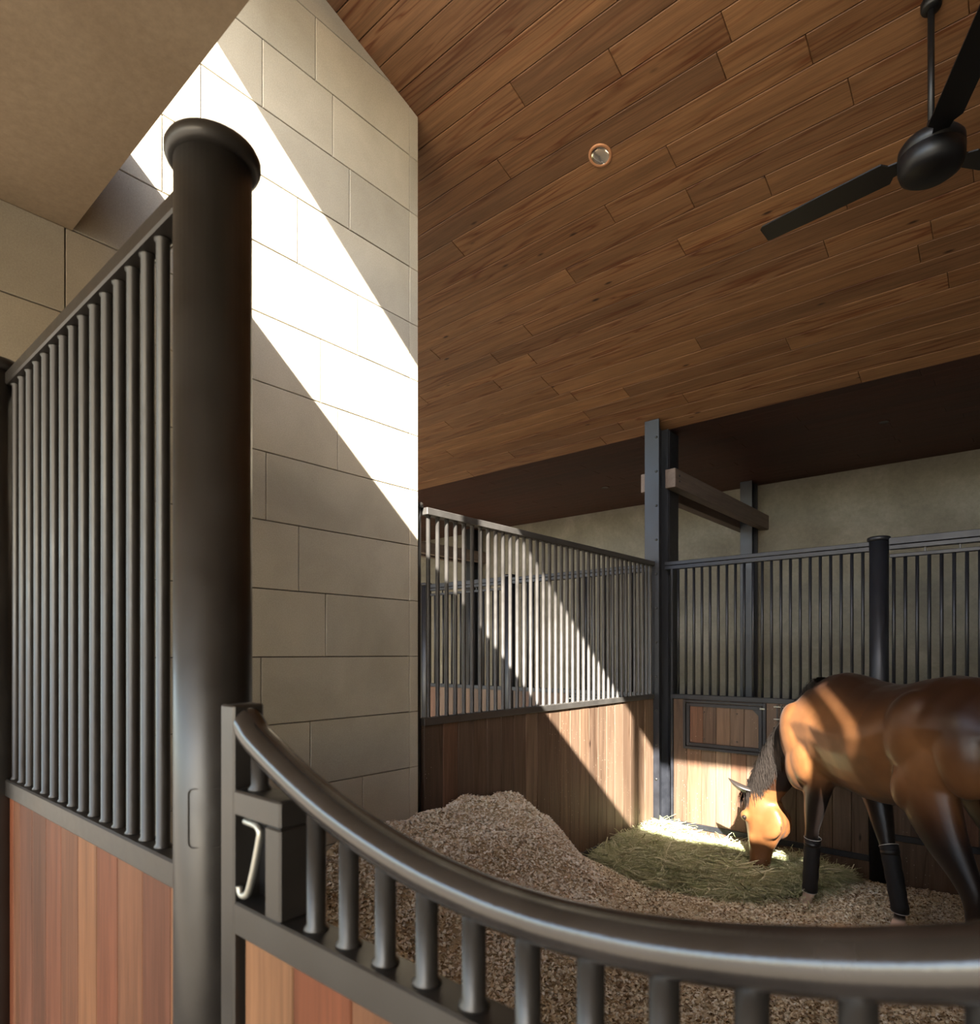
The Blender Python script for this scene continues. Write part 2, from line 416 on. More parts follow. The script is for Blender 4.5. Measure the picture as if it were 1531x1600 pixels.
# ------------------------------------------------------------------ shared pieces
def bar_mesh(h, r=.0127, collar=True):
    mb = MB()
    if collar:
        mb.lathe((0,0,0), [(r+.0035,0),(r+.0035,.003),(r,.007),(r,h-.007),(r+.0035,h-.003),(r+.0035,h)], 14)
    else: mb.cyl((0,0), r, 0, h, 12)
    return mb.mesh('bar')
def capped_post(name, label, x, y, z1, r=.0625, group=None, z0=FL, m=None):
    t = thing(name, label, 'post', (x, y, z0), group=group); h = z1-z0; m = m or M['steel']
    MB().cyl((0,0), r, 0, h-.030, 40).build('shaft', m, t)
    R = r+.0145
    MB().lathe((0,0,h-.034), [(r*.98,-.001),(r+.006,0),(R-.003,.004),(R,.011),(R,.020),(R-.004,.028),(R-.012,.032),(r*.5,.0355),(.004,.0365)], 40).build('cap', m, t)
    return t

# ------------------------------------------------------------------ front grille panel (left)
BF = bar_mesh(2.384-1.231)
def front_panel(label, xa, xb, bars, seams, group):
    t = thing('stall_front_panel', label, 'panel', (xa, .515, 0), group=group)
    o = (-xa, -.515, 0)
    def P(p): return (p[0]-xa, p[1]-.515, p[2])
    MB().box(P((xa,.49,2.384)), P((xb,.54,2.42)), .004).build('top_rail', M['steel'], t)
    MB().box(P((xa,.49,1.18)), P((xb,.54,1.231)), .004).build('kick_rail', M['steel'], t)
    MB().box(P((xa,.49,-.05)), P((xb,.54,.0)), .004).build('bottom_rail', M['steel'], t)
    for x in bars: place('bar', BF, M['steel'], t, loc=P((x,.515,1.231)))
    for a, b_ in zip(seams[:-1], seams[1:]):
        MB().box(P((a+.001,.502,0)), P((b_-.001,.530,1.182)), .002).build('plank', M['wood_front'], t)
    return t
front_panel('tall dark grille over red-brown planks, left of the thick front post', -2.30, -1.12, [-2.265+.0718*i for i in range(15)],
            [-2.29,-2.247,-2.182,-2.063,-1.939,-1.819,-1.696,-1.574,-1.452,-1.324,-1.197,-1.12], 'front grille panels')
front_panel('matching grille panel on the far right of the gate', .37, 1.75, [.44+.0718*i for i in range(18)],
            [.37+.1255*i for i in range(12)], 'front grille panels')
gp = capped_post('gate_post', 'thick round dark post with flanged cap beside the curved gate', -1.07, .52, 2.462)
capped_post('gate_post', 'round dark post on the right side of the curved gate', .30, .52, 2.462, group='front posts')
capped_post('wall_post', 'round post at the left picture edge, ending the front grille', -2.345, .478, 2.462)
# cover plate on the post
cp = MB()
n = 10; R = .0625+.0012
a0, a1 = math.radians(-62), math.radians(-12)
def rr(u, v):   # rounded rect on the cylinder
    a = a0+(a1-a0)*u; return (R*math.cos(a), R*math.sin(a), 1.285+.095*v-FL)
pts = []
for (cu, cv, s0) in ((.86,.90,0),(.14,.90,90),(.14,.10,180),(.86,.10,270)):
    for k in range(5):
        an = math.radians(s0+k*22.5); pts.append(rr(cu+.14*math.cos(an), cv+.10*math.sin(an)))
cp.tube(pts+[pts[0]], .0011, 6).build('cover_plate_seam', M['steel'], gp)

# smooth resample
def catmull(P, m=5):
    out = []
    for i in range(len(P)-1):
        p0 = P[max(i-1,0)]; p1 = P[i]; p2 = P[i+1]; p3 = P[min(i+2,len(P)-1)]
        for k in range(m):
            t_ = k/m
            out.append(tuple(.5*((2*p1[j])+(-p0[j]+p2[j])*t_+(2*p0[j]-5*p1[j]+4*p2[j]-p3[j])*t_*t_+(-p0[j]+3*p1[j]-3*p2[j]+p3[j])*t_**3) for j in range(len(p1))))
    out.append(tuple(P[-1])); return out
# ------------------------------------------------------------------ the gate
GX0, GX1 = -.945, .185
gate = thing('stall_gate', 'dark steel yoke gate with curved tubular handrail and short balusters in front', 'gate', (GX0, .495, 0))
def G(p): return (p[0]-GX0, p[1]-.495, p[2])
ya, yb = .470, .520
MB().box(G((GX0,ya,-.05)), G((-.905,yb,1.522)), .003).build('stile', M['steel'], gate)
MB().box(G((.145,ya,-.05)), G((GX1,yb,1.522)), .003).build('stile', M['steel'], gate)
MB().box(G((-.905,ya,1.182)), G((.145,yb,1.231)), .003).build('kick_rail', M['steel'], gate)
MB().box(G((-.905,ya,-.05)), G((.145,yb,0)), .003).build('bottom_rail', M['steel'], gate)
lb = MB().box(G((-.905,ya,1.359)), G((-.779,yb,1.397)), .003).build('latch_box', M['steel'], gate)
MB().box(G((-.818,ya,1.231)), G((-.779,yb,1.359)), .003).build('latch_stile', M['steel'], lb)
MB().box(G((-.905,yb-.008,1.231)), G((-.818,yb-.003,1.359))).build('latch_back', M['black'], lb)
lev = catmull([(-.888,.480,1.351),(-.865,.477,1.352),(-.848,.476,1.3515),(-.840,.476,1.344),(-.843,.476,1.33),(-.858,.476,1.286),(-.872,.476,1.253),(-.881,.476,1.244),(-.891,.476,1.2425),(-.897,.476,1.2475),(-.898,.476,1.254)], 4)
MB().tube([G(p) for p in lev], .0052, 10).build('latch_lever', M['zinc'], lb)
hz = [(-.915,1.497),(-.905,1.490),(-.884,1.474),(-.845,1.455),(-.798,1.434),(-.745,1.413),(-.696,1.396),(-.64,1.380),(-.57,1.364),(-.504,1.353),(-.429,1.346),(-.380,1.3448)]
full = hz + [(-.76-x, z) for x, z in hz[::-1][1:]]
fz = catmull(full, 4)
MB().tube([G((x,.495,z)) for x, z in fz], .0241, 28).build('handrail', M['rail'], gate)
def tz(x):
    return float(np.interp(x, [p[0] for p in fz], [p[1] for p in fz]))
for x in [-.874]+[-.73+.0708*i for i in range(12)]+[.114]:
    zb_ = 1.397 if x < -.8 else 1.231
    h = tz(x)-.015-zb_
    r = .0127
    MB().lathe((0,0,0), [(r+.004,0),(r+.004,.003),(r,.008),(r,h)], 18).build('baluster', M['steel'], gate).location = G((x,.495,zb_))
sx = [-.903,-.894,-.766,-.638,-.510,-.382,-.254,-.126,.002,.143]
for a, b_ in zip(sx[1:-1], sx[2:]):
    MB().box(G((a+.001,ya+.012,0)), G((b_-.001,yb-.010,1.184)), .002).build('plank', M['wood_front'], gate)
MB().box(G((sx[0],ya+.022,0)), G((sx[1]-.001,yb-.010,1.184))).build('gap_shade_strip', M['black'], gate)  # black fill standing in for the shaded gap beside the stile

# ------------------------------------------------------------------ partition between the stalls
pt = thing('stall_partition', 'grille partition with sunlit bars over brown planks, beyond the stone wall', 'partition', (XP-.03, 2.46, 0))
def PP(p): return (p[0]-(XP-.03), p[1]-2.46, p[2])
MB().box(PP((XP-.055,2.49,2.379)), PP((XP,5.298,2.42)), .003).build('top_rail', M['dusty'], pt)
MB().box(PP((XP-.055,2.47,1.190)), PP((XP,5.298,1.232)), .003).build('kick_rail', M['dusty'], pt)
MB().box(PP((XP-.055,2.47,.05)), PP((XP-.005,5.298,.09)), .003).build('bottom_rail', M['dusty'], pt)
MB().box(PP((XP-.050,2.47,FL)), PP((XP-.008,5.298,.05)), .003).build('curb_board', M['wood_stall'], pt)
BP = bar_mesh(2.379-1.232)
for i in range(38): place('bar', BP, M['dusty'], pt, loc=PP((XP-.0275, 2.523+.0743*i, 1.232)))
ys = [2.478,2.628,2.754,2.886,3.019,3.159,3.288,3.418,3.545,3.691]
while ys[-1] < 5.15: ys.append(ys[-1]+.131)
ys[-1] = 5.297
for a, b_ in zip(ys[:-1], ys[1:]):
    MB().box(PP((XP-.045,a+.001,.09)), PP((XP-.012+random.uniform(-.0008,.0008),b_-.001,1.191)), .0035).build('plank', M['wood_stall'], pt)
capped_post('partition_post', 'slim dark end post tucked behind the stone wall corner', XP-.062, 2.462, 2.452, .027)

# ------------------------------------------------------------------ columns and beams
def hcol(label, x, ya, yb, ztop, group, bolts=True, xw=.07):
    t = thing('steel_column', label, 'column', (x, (ya+yb)/2, FL), group=group); d = (yb-ya)/2; h = ztop-FL
    MB().box((-xw,-d,0), (xw,-d+.014,h), .002).build('flange', M['blue_steel'], t)
    MB().box((-xw,d-.014,0), (xw,d,h), .002).build('flange', M['blue_steel'], t)
    MB().box((-.006,-d+.014,0), (.006,d-.014,h)).build('web', M['blue_steel'], t)
    if bolts:
        bm_ = MB().lathe((0,0,0), [(.011,0),(.011,.004),(.007,.008),(.001,.0095)], 12).mesh('bolt')
        for k in range(11):
            place('bolt', bm_, M['bolt'], t, loc=(.045,-d-.0005,3.53-.306*k-FL), rot=(PI/2,0,0))
    return t
for i, (dx, nm) in enumerate(((0,'at the sunlit corner of the stall'), (-4.47,'of the next stall, seen through the left bars'), (4.47,'at the right end of the stall'))):
    x = -2.63+dx
    c_ = hcol('dark steel column '+nm, x, 5.30, 5.50, ceil(5.40)+.02, 'stall corner columns')
    MB().box((-.045,.115,0), (.07,.31,ZL-FL), .004).build('rear_channel', M['blue_steel'], c_)
    hcol(('dark steel column against the plaster wall behind the rear grille' if i == 0 else 'dark steel column by the plaster wall '+nm), x, 7.75, 7.95, ZL, 'rear wall columns', False)
    for s_, side in ((-1,'left'), (1,'right')):
        xa, xb = (x-.17, x-.071) if s_ < 0 else (x+.071, x+.17)
        bt = thing('timber_beam', 'weathered timber beam on the %s side of the column %s' % (side, nm), 'beam', ((xa+xb)/2, 5.42, 3.09), group='paired timber beams')
        w = (xb-xa)/2
        MB().box((-w,0,0), (w,2.62,.17), .004).build('timber', M['wood_beam'], bt)
        bm_ = MB().lathe((0,0,0), [(.011,0),(.011,.003),(.006,.006),(.001,.007)], 12).mesh('bolt')
        for z_ in (.065,.115): place('bolt', bm_, M['bolt'], bt, loc=(s_*w, .09, z_), rot=(0, s_*PI/2, 0))

# ------------------------------------------------------------------ rear grille (this stall and, mirrored, the next one)
BR = bar_mesh(2.352-1.232, .0115, False)
def rear(mir, tag_):
    mx = (lambda x: -5.26-x) if mir else (lambda x: x)
    t = thing('rear_grille', 'dark grille over planks with feed hatch behind the hay' if not mir else 'rear grille of the next stall, seen through the partition bars', 'grille', (mx(-1.7), YB+.03, 0), group='rear grilles')
    def P(x, y, z): return (mx(x)-mx(-1.7), y-(YB+.03), z)
    def bx(name, x0, x1, y0, y1, z0, z1, m, ch=.003, par=None):
        return MB().box(P(x0,y0,z0), P(x1,y1,z1), ch).build(name, m, par or t)
    bx('top_rail', -2.555,-.94, YB,YB+.06, 2.387,2.420, M['blue_steel'])
    bx('top_rail', -2.555,-.94, YB+.003,YB+.06, 2.350,2.384, M['blue_steel'])
    bx('kick_rail', -2.50,-.94, YB,YB+.055, 1.190,1.232, M['blue_steel'])
    bx('bottom_rail', -2.50,-.94, YB,YB+.055, .057,.102, M['blue_steel'])
    bx('curb_board', -2.50,-.94, YB+.005,YB+.05, FL,.055, M['wood_stall'])
    bx('end_stile', -2.50,-2.478, YB+.005,YB+.05, .10,2.352, M['blue_steel'])
    for i in range(20): place('bar', BR, M['blue_steel'], t, loc=P(-2.365+.0725*i, YB+.03, 1.232))
    place('bar', BR, M['blue_steel'], t, loc=P(-2.4375, YB+.03, 1.232))
    xs = [-2.475,-2.352,-2.219,-2.091]
    while xs[-1] < -1.1: xs.append(xs[-1]+.129)
    xs.append(-.945)
    for a, b_ in zip(xs[:-1], xs[1:]): bx('plank', a+.001, b_-.001, YB+.012+random.uniform(-.0008,.0008), YB+.045, .10, 1.192, M['wood_stall'], .0035)
    def F(x, y, z): return P(x, y, z)
    X0, X1, Z0, Z1 = -2.374, -1.672, .757, 1.186
    fr_ = MB()
    for (a, b_, c_, d_) in ((X0,X0+.024,Z0,Z1),(X1-.024,X1,Z0,Z1),(X0+.024,X1-.024,Z0,Z0+.024),(X0+.024,X1-.024,Z1-.020,Z1)):
        fr_.box(F(a,YB-.016,c_), F(b_,YB+.012,d_), .002)
    fd = fr_.build('feed_hatch', M['blue_steel'], t); fd['label'] = 'framed plank feed hatch with a cut corner'
    def fx(name, x0, x1, y0, y1, z0, z1, m, ch=.002): return MB().box(F(x0,y0,z0), F(x1,y1,z1), ch).build(name, m, fd)
    a0_, a1_, c0_, c1_ = X0+.030, X1-.030, Z0+.030, Z1-.026
    fr_ = MB()
    for (a, b_, c_, d_) in ((a0_,a0_+.028,c0_,c1_),(a1_-.028,a1_,c0_,c1_),(a0_+.028,a1_-.028,c0_,c0_+.028),(a0_+.028,a1_-.028,c1_-.028,c1_)):
        fr_.box(F(a,YB-.012,c_), F(b_,YB+.010,d_), .002)
    fr_.build('hatch_frame', M['blue_steel'], fd)
    xi0, xi1 = a0_+.028, a1_-.028; k = 5
    for i in range(k):
        a = xi0+(xi1-xi0)*i/k; b_ = xi0+(xi1-xi0)*(i+1)/k
        fx('plank', a+.001, b_-.001, YB-.003, YB+.010, c0_+.028, c1_-.028, M['wood_stall'])
    tri = MB(); q = [F(xi1,YB-.010,c1_-.028), F(xi1-.05,YB-.010,c1_-.028), F(xi1,YB-.010,c1_-.078)]; q2 = [(p[0],p[1]+.008,p[2]) for p in q]
    tri.add(q+q2, [(0,1,2),(3,4,5),(0,1,4,3),(1,2,5,4),(2,0,3,5)]).build('corner_plate', M['blue_steel'], fd)
    bm_ = MB().lathe((0,0,0), [(.006,0),(.006,.002),(.001,.004)], 10).mesh('bolt')
    for bx_, bz_ in ((.22,.86),(.70,.86),(.22,.12),(.70,.12)):
        place('bolt', bm_, M['bolt'], fd, loc=F(xi0+(xi1-xi0)*bx_, YB-.003, c0_+.028+(c1_-c0_-.056)*bz_), rot=(PI/2,0,0))
    fx('latch_pin', X1-.045, X1-.006, YB-.022, YB-.014, Z1-.05, Z1-.036, M['zinc'])
    if not mir:
        kb = thing('latch_bracket', 'small metal bracket with two pins beside the feed hatch', 'bracket', (-1.56, YB+.012, 1.06))
        for z_ in (.0,.10): MB().box((-.055,-.012,z_),(.02,-.004,z_+.008),.001).build('pin', M['zinc'], kb)
        MB().box((-.035,-.008,-.012),(-.025,0,.12),.001).build('plate', M['bolt'], kb)
        MB().box((.0,-.016,-.012),(.012,0,.12),.001).build('plate', M['bolt'], kb)
    capped_post('rear_post', 'round capped post in the rear grille above the horse' if not mir else 'round capped post in the rear grille of the next stall', mx(-.883), YB+.03, 2.455, group='rear posts', m=M['blue_steel'])
    capped_post('rear_post', 'round post on the far side of the rear sliding door' if not mir else 'round post beside the stone wall corner seen through the bars', mx(.43), YB+.03, 2.455, group='rear posts', m=M['blue_steel'])
    d = thing('sliding_door', 'barred sliding door in the rear grille behind the horse' if not mir else 'barred sliding door in the rear line of the next stall', 'door', (mx(-.2), YB+.09, 0), group='rear sliding doors')
    def D(x, y, z): return (mx(x)-mx(-.2), y-(YB+.09), z)
    def dx_(name, x0, x1, y0, y1, z0, z1, m, ch=.003): return MB().box(D(x0,y0,z0), D(x1,y1,z1), ch).build(name, m, d)
    Yd = YB+.03
    dx_('track', -.818,.365, Yd-.03,Yd+.03, 2.385,2.435, M['blue_steel'])
    dx_('track', -.818,.365, Yd-.025,Yd+.03, 2.350,2.382, M['blue_steel'])
    dx_('top_rail', -.815,.36, Yd-.02,Yd+.02, 2.292,2.318, M['blue_steel'])
    for x in (-.60,-.40,.15): dx_('hanger', x-.006,x+.006, Yd-.008,Yd+.008, 2.318,2.350, M['bolt'], .001)
    dx_('kick_rail', -.815,.36, Yd-.025,Yd+.025, 1.190,1.232, M['blue_steel'])
    dx_('bottom_rail', -.815,.36, Yd-.025,Yd+.025, .24,.285, M['blue_steel'])
    dx_('kick_board', -.815,.36, Yd-.015,Yd+.025, FL,.238, M['wood_stall'])
    for i in range(16): place('bar', BR, M['blue_steel'], d, loc=D(-.79+.0712*i, Yd, 1.232), scale=(1,1,(2.292-1.232)/1.12))
    a = -.813
    while a < .34:
        b_ = min(a+.129, .358); dx_('plank', a+.001, b_-.001, Yd-.012, Yd+.015, .285, 1.190, M['wood_stall'], .002); a += .129
rear(False, ''); rear(True, '')

# ------------------------------------------------------------------ ceiling fan and recessed lights
fan = thing('ceiling_fan', 'black three-blade ceiling fan hanging on a rod from the plank ceiling', 'fan', (-.337, 3.234, 3.60))
zt = ceil(3.234)-3.60
MB().lathe((0,0,zt-.030), [(.012,0),(.034,.003),(.038,.012),(.038,.045)], 24).build('canopy', M['black'], fan)
MB().cyl((0,0), .0125, .14, zt-.025, 14).build('rod', M['black'], fan)
MB().lathe((0,0,0), [(.004,.0),(.09,.004),(.112,.02),(.120,.045),(.121,.085),(.118,.088),(.118,.092),(.121,.095),(.119,.125),(.105,.145),(.05,.16),(.022,.175),(.014,.23)], 40).build('motor', M['black'], fan)
bl = MB()
secs = []
for x, w0, w1, z in ((.10,-.028,.028,.0),(.15,-.035,.035,.0),(.17,-.062,.060,.0),(.45,-.060,.058,.002),(.70,-.055,.048,.006),(.715,-.05,.035,.006)):
    tl = math.radians(11)
    secs.append([(x, w0*math.cos(tl), z+w0*math.sin(tl)), (x, w1*math.cos(tl), z+w1*math.sin(tl)), (x, w1*math.cos(tl), z+w1*math.sin(tl)+.006), (x, w0*math.cos(tl), z+w0*math.sin(tl)+.006)])
bl.loft(secs); blm = bl.mesh('blade')
for p in blm.polygons: p.use_smooth = False
for a in (172, 292, 52): place('blade', blm, M['black'], fan, loc=(0,0,.10), rot=(0,0,math.radians(a)))
def downlight(label, x, y, z, tilt, r, ring, refl=None, group='recessed lights'):
    t = thing('recessed_light', label, 'light', (x, y, z), group=group); t.rotation_euler = (-tilt, 0, 0)
    MB().lathe((0,0,0), [(r*.72,.004),(r*.72,-.004),(r*.97,-.005),(r,-.001),(r,.004)], 32, False).build('trim_ring', ring, t)
    MB().lathe((0,0,0), [(r*.74,-.0045),(r*.68,-.003),(r*.5,-.0016),(.001,-.0010)], 32, False).build('reflector', refl or M['chrome'], t)
downlight('round recessed light with copper ring in the sloping ceiling', -1.843, 3.09, ceil(3.09)-.0005, th, .066, M['copper'])
downlight('small recessed light in the low rear ceiling left of the column', -4.05, 6.90, ZL-.0005, 0, .055, M['wood_dark'], M['bolt'])
downlight('small recessed light in the low rear ceiling right of the column', -1.03, 6.55, ZL-.0005, 0, .05, M['wood_dark'], M['bolt'])

# ------------------------------------------------------------------ bedding
def sm(a, b_, x): t_ = np.clip((x-a)/(np.asarray(b_)-a), 0, 1); return t_*t_*(3-2*t_)
def vnoise(x, y, s, seed):
    r = np.random.RandomState(seed).rand(64, 64)
    u = x*s+1000; v = y*s+1000; i = np.floor(u).astype(int); j = np.floor(v).astype(int); fu = u-i; fv = v-j
    fu = fu*fu*(3-2*fu); fv = fv*fv*(3-2*fv); g = lambda a, b_: r[a % 64, b_ % 64]
    return (g(i,j)*(1-fu)+g(i+1,j)*fu)*(1-fv)+(g(i,j+1)*(1-fu)+g(i+1,j+1)*fu)*fv - .5
def bed(x, y):
    x = np.asarray(x, float); y = np.asarray(y, float)
    h = -.02 + .05*vnoise(x,y,1.4,1) + .035*vnoise(x,y,3.5,2) + .018*vnoise(x,y,9,3)
    d = x-(XP)                                    # distance from stone/partition
    ridge = np.interp(y, [.5,1.0,1.5,2.0,2.4,2.9,3.2,3.4,3.55,3.75,4.05,4.4], [.38,.52,.64,.70,.72,.735,.715,.62,.46,.27,.10,0])
    reach = np.interp(y, [.5,1.5,2.4,3.2,3.6,4.2], [1.25,1.45,1.45,1.15,.85,.5])
    prof = np.clip(1-d/np.maximum(reach, .1), 0, 1)
    prof = prof**1.25*(1+.25*sm(0,.5,d)*prof)
    h = h + ridge*np.minimum(prof,1.0)*(1+.16*vnoise(x,y,4,5)+.09*vnoise(x,y,10,6))
    h = h + .05*sm(1.6,.7,y)                       # banked a little against the gate
    h = h - .055*sm(4.9,5.3,y)*sm(-2.55,-2.2,x)
    h = h - .095*np.exp(-((x+1.14)**2+(y-4.50)**2)/.022) - .075*np.exp(-((x+.66)**2+(y-4.36)**2)/.025)
    return h
def bedding(name, label, x0, x1, y0, y1, nx, ny, hfun):
    xs = np.linspace(x0, x1, nx); ys_ = np.linspace(y0, y1, ny); X, Y = np.meshgrid(xs, ys_); Z = hfun(X, Y)
    v = np.stack([X,Y,Z], -1).reshape(-1,3)
    i = np.arange(nx*ny).reshape(ny, nx); q = np.stack([i[:-1,:-1],i[:-1,1:],i[1:,1:],i[1:,:-1]], -1).reshape(-1,4)
    me = bpy.data.meshes.new(name); me.from_pydata(v.tolist(), [], q.tolist()); me.polygons.foreach_set('use_smooth', [True]*len(q)); me.update()
    return place(name, me, M['bed'])
def quads(name, V, Fq):
    me = bpy.data.meshes.new(name); me.vertices.add(len(V)); me.vertices.foreach_set('co', V.astype(np.float32).ravel())
    me.loops.add(Fq.size); me.loops.foreach_set('vertex_index', Fq.ravel().astype(np.int32))
    me.polygons.add(len(Fq)); me.polygons.foreach_set('loop_start', np.arange(0, Fq.size, 4).astype(np.int32)); me.update(calc_edges=True)
    return me
def flakes(n, pos, size, name, m, parent=None, tilt=.7):
    """n small curled flakes, two quads each, as one mesh"""
    a = np.random.rand(n)*2*PI; tl = (np.random.rand(n)-.5)*2*tilt; t2 = (np.random.rand(n)-.5)*2*tilt
    L = size*(.6+.9*np.random.rand(n)); Wd = L*(.35+.35*np.random.rand(n)); cu = L*(.05+.30*np.random.rand(n))
    u = np.stack([np.cos(a)*np.cos(tl), np.sin(a)*np.cos(tl), np.sin(tl)], 1)
    w0 = np.stack([-np.sin(a)*np.cos(t2), np.cos(a)*np.cos(t2), np.sin(t2)], 1)
    nn = np.cross(u, w0)
    V = np.zeros((n,6,3))
    for k, s_ in enumerate((-1,0,1)):
        c_ = pos + u*(s_*L/2)[:,None] + nn*((0 if s_ else 1)*cu)[:,None]
        V[:,2*k] = c_ - w0*(Wd/2)[:,None]; V[:,2*k+1] = c_ + w0*(Wd/2)[:,None]
    b = (np.arange(n)*6)[:,None]
    Fq = np.concatenate([b+np.array([[0,1,3,2]]), b+np.array([[2,3,5,4]])], 1).reshape(-1,4)
    return place(name, quads(name, V.reshape(-1,3), Fq), m, parent)
bd = bedding('bedding', '', XP+.003, 1.79, .545, YB+.004, 180, 200, bed)
bd['kind'] = 'stuff'; bd['label'] = 'bed of pale wood shavings heaped against the stone and partition'; bd['category'] = 'shavings'
NF = 210000
fx_ = np.random.rand(NF); fy_ = np.random.rand(NF)
px = XP+.01+(0.45-XP)*fx_; py = .56+(YB-.57)*fy_
pz = bed(px, py)+np.random.rand(NF)*.012
paler = sm(.10,.34,pz+.12*vnoise(px,py,4,31))*sm(1.5,2.1,py+.3*vnoise(px,py,3,32)) > np.random.rand(NF)  # paler chips higher up the heap, none close to the gate
P3 = np.stack([px,py,pz],1)
for kp, nm, m_ in ((~paler,'shavings',M['chip']),(paler,'pale_shavings',M['chip_pale'])):
    fl = flakes(int(kp.sum()), P3[kp], .0155, nm, m_, bd); fl['kind'] = 'stuff'
bd2 = bedding('bedding', '', -7.05, XP-.45, .6, YB+.004, 60, 60, lambda x, y: -.02+.05*vnoise(x,y,1.4,11)+.03*vnoise(x,y,4,12))
bd2['kind'] = 'stuff'; bd2['label'] = 'shavings on the floor of the neighbouring stall'; bd2['category'] = 'shavings'

# ------------------------------------------------------------------ hay
def haysd(x, y):
    x = np.asarray(x, float); y = np.asarray(y, float)
    fb = np.interp(x, [-2.6,-2.28,-1.86,-1.5,-1.2,-1.08,-1.0], [4.22,4.06,4.18,4.28,4.42,4.80,5.4])
    back = np.interp(x, [-2.6,-2.40,-2.15,-1.0], [.30,.20,.035,.03])+(5.30-y)*.9
    return np.minimum(np.minimum((y-fb)*.8, (-1.0-x)), back) + .10*vnoise(x,y,6,22) - .5*np.exp(-((x+1.13)**2+(y-4.44)**2)/.03)
def hayh(x, y):
    return np.clip(haysd(x,y)/.30, 0, 1)**.6*.085*(1+.7*vnoise(x,y,5,21))*(1-.8*np.exp(-((x+1.15)**2+(y-4.52)**2)/.02))*(1-.8*np.exp(-((x+1.50)**2+(y-4.72)**2)/.03))
hx_ = np.linspace(-2.58,-.6,90); hy_ = np.linspace(3.95,YB-.01,70); HX, HY_ = np.meshgrid(hx_, hy_)
HZ = bed(HX,HY_)+np.where(hayh(HX,HY_)>.004, hayh(HX,HY_)*.8, -.03)
i = np.arange(HX.size).reshape(HX.shape); q = np.stack([i[:-1,:-1],i[:-1,1:],i[1:,1:],i[1:,:-1]],-1).reshape(-1,4)
me = bpy.data.meshes.new('hay_pile'); me.from_pydata(np.stack([HX,HY_,HZ],-1).reshape(-1,3).tolist(), [], q.tolist()); me.update()
hay = place('hay_pile', me, M['haybase']); hay['kind'] = 'stuff'; hay['label'] = 'loose green hay spread in the corner under the horse\'s nose'; hay['category'] = 'hay'
rg = np.random.RandomState(5); NH = 60000
x = -1.80+(rg.rand(NH)*2-1)*.85; y = 4.70+(rg.rand(NH)*2-1)*.75; sd_ = haysd(x, y)
ok = (np.hypot(x+1.13, y-4.44) > .20) & (y < YB-.02) & (x > XP+.02) & (sd_ > -.06) & ((sd_ > .06) | (rg.rand(NH) < (sd_+.06)/.12))
x = x[ok]; y = y[ok]; NH = len(x)
z = bed(x,y)+hayh(x,y)+rg.rand(NH)*.04-.005
a = rg.rand(NH)*2*PI; L = .08+.24*rg.rand(NH); ti = rg.normal(0,.17,NH); w = .0014+.0024*rg.rand(NH)**1.5; bend = rg.normal(0,.28,NH); tw = .3*np.sin(a*3)
V = np.zeros((NH,10,3))
for k in range(5):
    s_ = (k/4-.5)*L; aa = a+bend*(k/4-.5)*2
    c_ = np.stack([x+np.cos(aa)*s_, y+np.sin(aa)*s_, z+ti*s_*1.2+.012*(1-(2*k/4-1)**2)], 1)
    c_[:,1] = np.minimum(c_[:,1], YB-.012); c_[:,0] = np.maximum(c_[:,0], XP+.004)
    sv = np.stack([-np.sin(aa), np.cos(aa), tw], 1)*w[:,None]
    V[:,2*k] = c_-sv; V[:,2*k+1] = c_+sv
b = (np.arange(NH)*10)[:,None]
Fq = np.concatenate([b+np.array([[2*k,2*k+1,2*k+3,2*k+2]]) for k in range(4)], 1).reshape(-1,4)
me = quads('hay_strands', V.reshape(-1,3), Fq)
hs = place('hay_strands', me, M['hay'], hay); hs['kind'] = 'stuff'

#HORSE_BEGIN
# ------------------------------------------------------------------ horse
HM = (-1.076, 4.691); HA = math.atan2(.69728, -.71680)
horse = thing('horse', 'bay horse with black legs and dark wraps, head down eating hay', 'horse', (HM[0], HM[1], 0), HA)
NR = 24
def oval(c, up, side, ht, hb, w, k=0.0, kb=0.0, flat=1.0):
    c = Vector(c); up = Vector(up).normalized(); side = Vector(side).normalized(); out = []
    for i in range(NR):
        a = 2*PI*i/NR; cs = math.cos(a); sn = math.sin(a)
        ss = math.copysign(abs(sn)**flat, sn)
        ww = w*ss*(1-k*max(0,cs)**1.2)*(1-kb*max(0,-cs)**1.2)
        out.append(c+up*(cs*(ht if cs > 0 else hb))+side*ww)
    return out
B = MB()
# torso: x, top, bottom, half width, withers taper
T = [(.185,1.17,.93,.12,.1),(.15,1.25,.86,.19,.15),(.09,1.33,.81,.235,.25),(0,1.41,.78,.262,.42),(-.12,1.462,.765,.272,.55),(-.24,1.480,.755,.282,.58),(-.36,1.468,.738,.296,.45),(-.50,1.438,.728,.312,.30),(-.66,1.422,.735,.320,.2),(-.82,1.436,.775,.312,.16),(-.95,1.468,.85,.285,.18),(-1.08,1.490,.88,.285,.22),(-1.20,1.482,.92,.275,.25),(-1.32,1.435,.96,.245,.25),(-1.42,1.35,1.0,.19,.2),(-1.48,1.26,1.06,.12,.1)]
B.loft([oval((x,0,(t+b_)/2+.04),(0,0,1),(0,1,0),t-((t+b_)/2+.04),((t+b_)/2+.04)-b_,w,k,.25 if x < -.3 else .04,.85 if x < -.3 else .7) for x,t,b_,w,k in T])
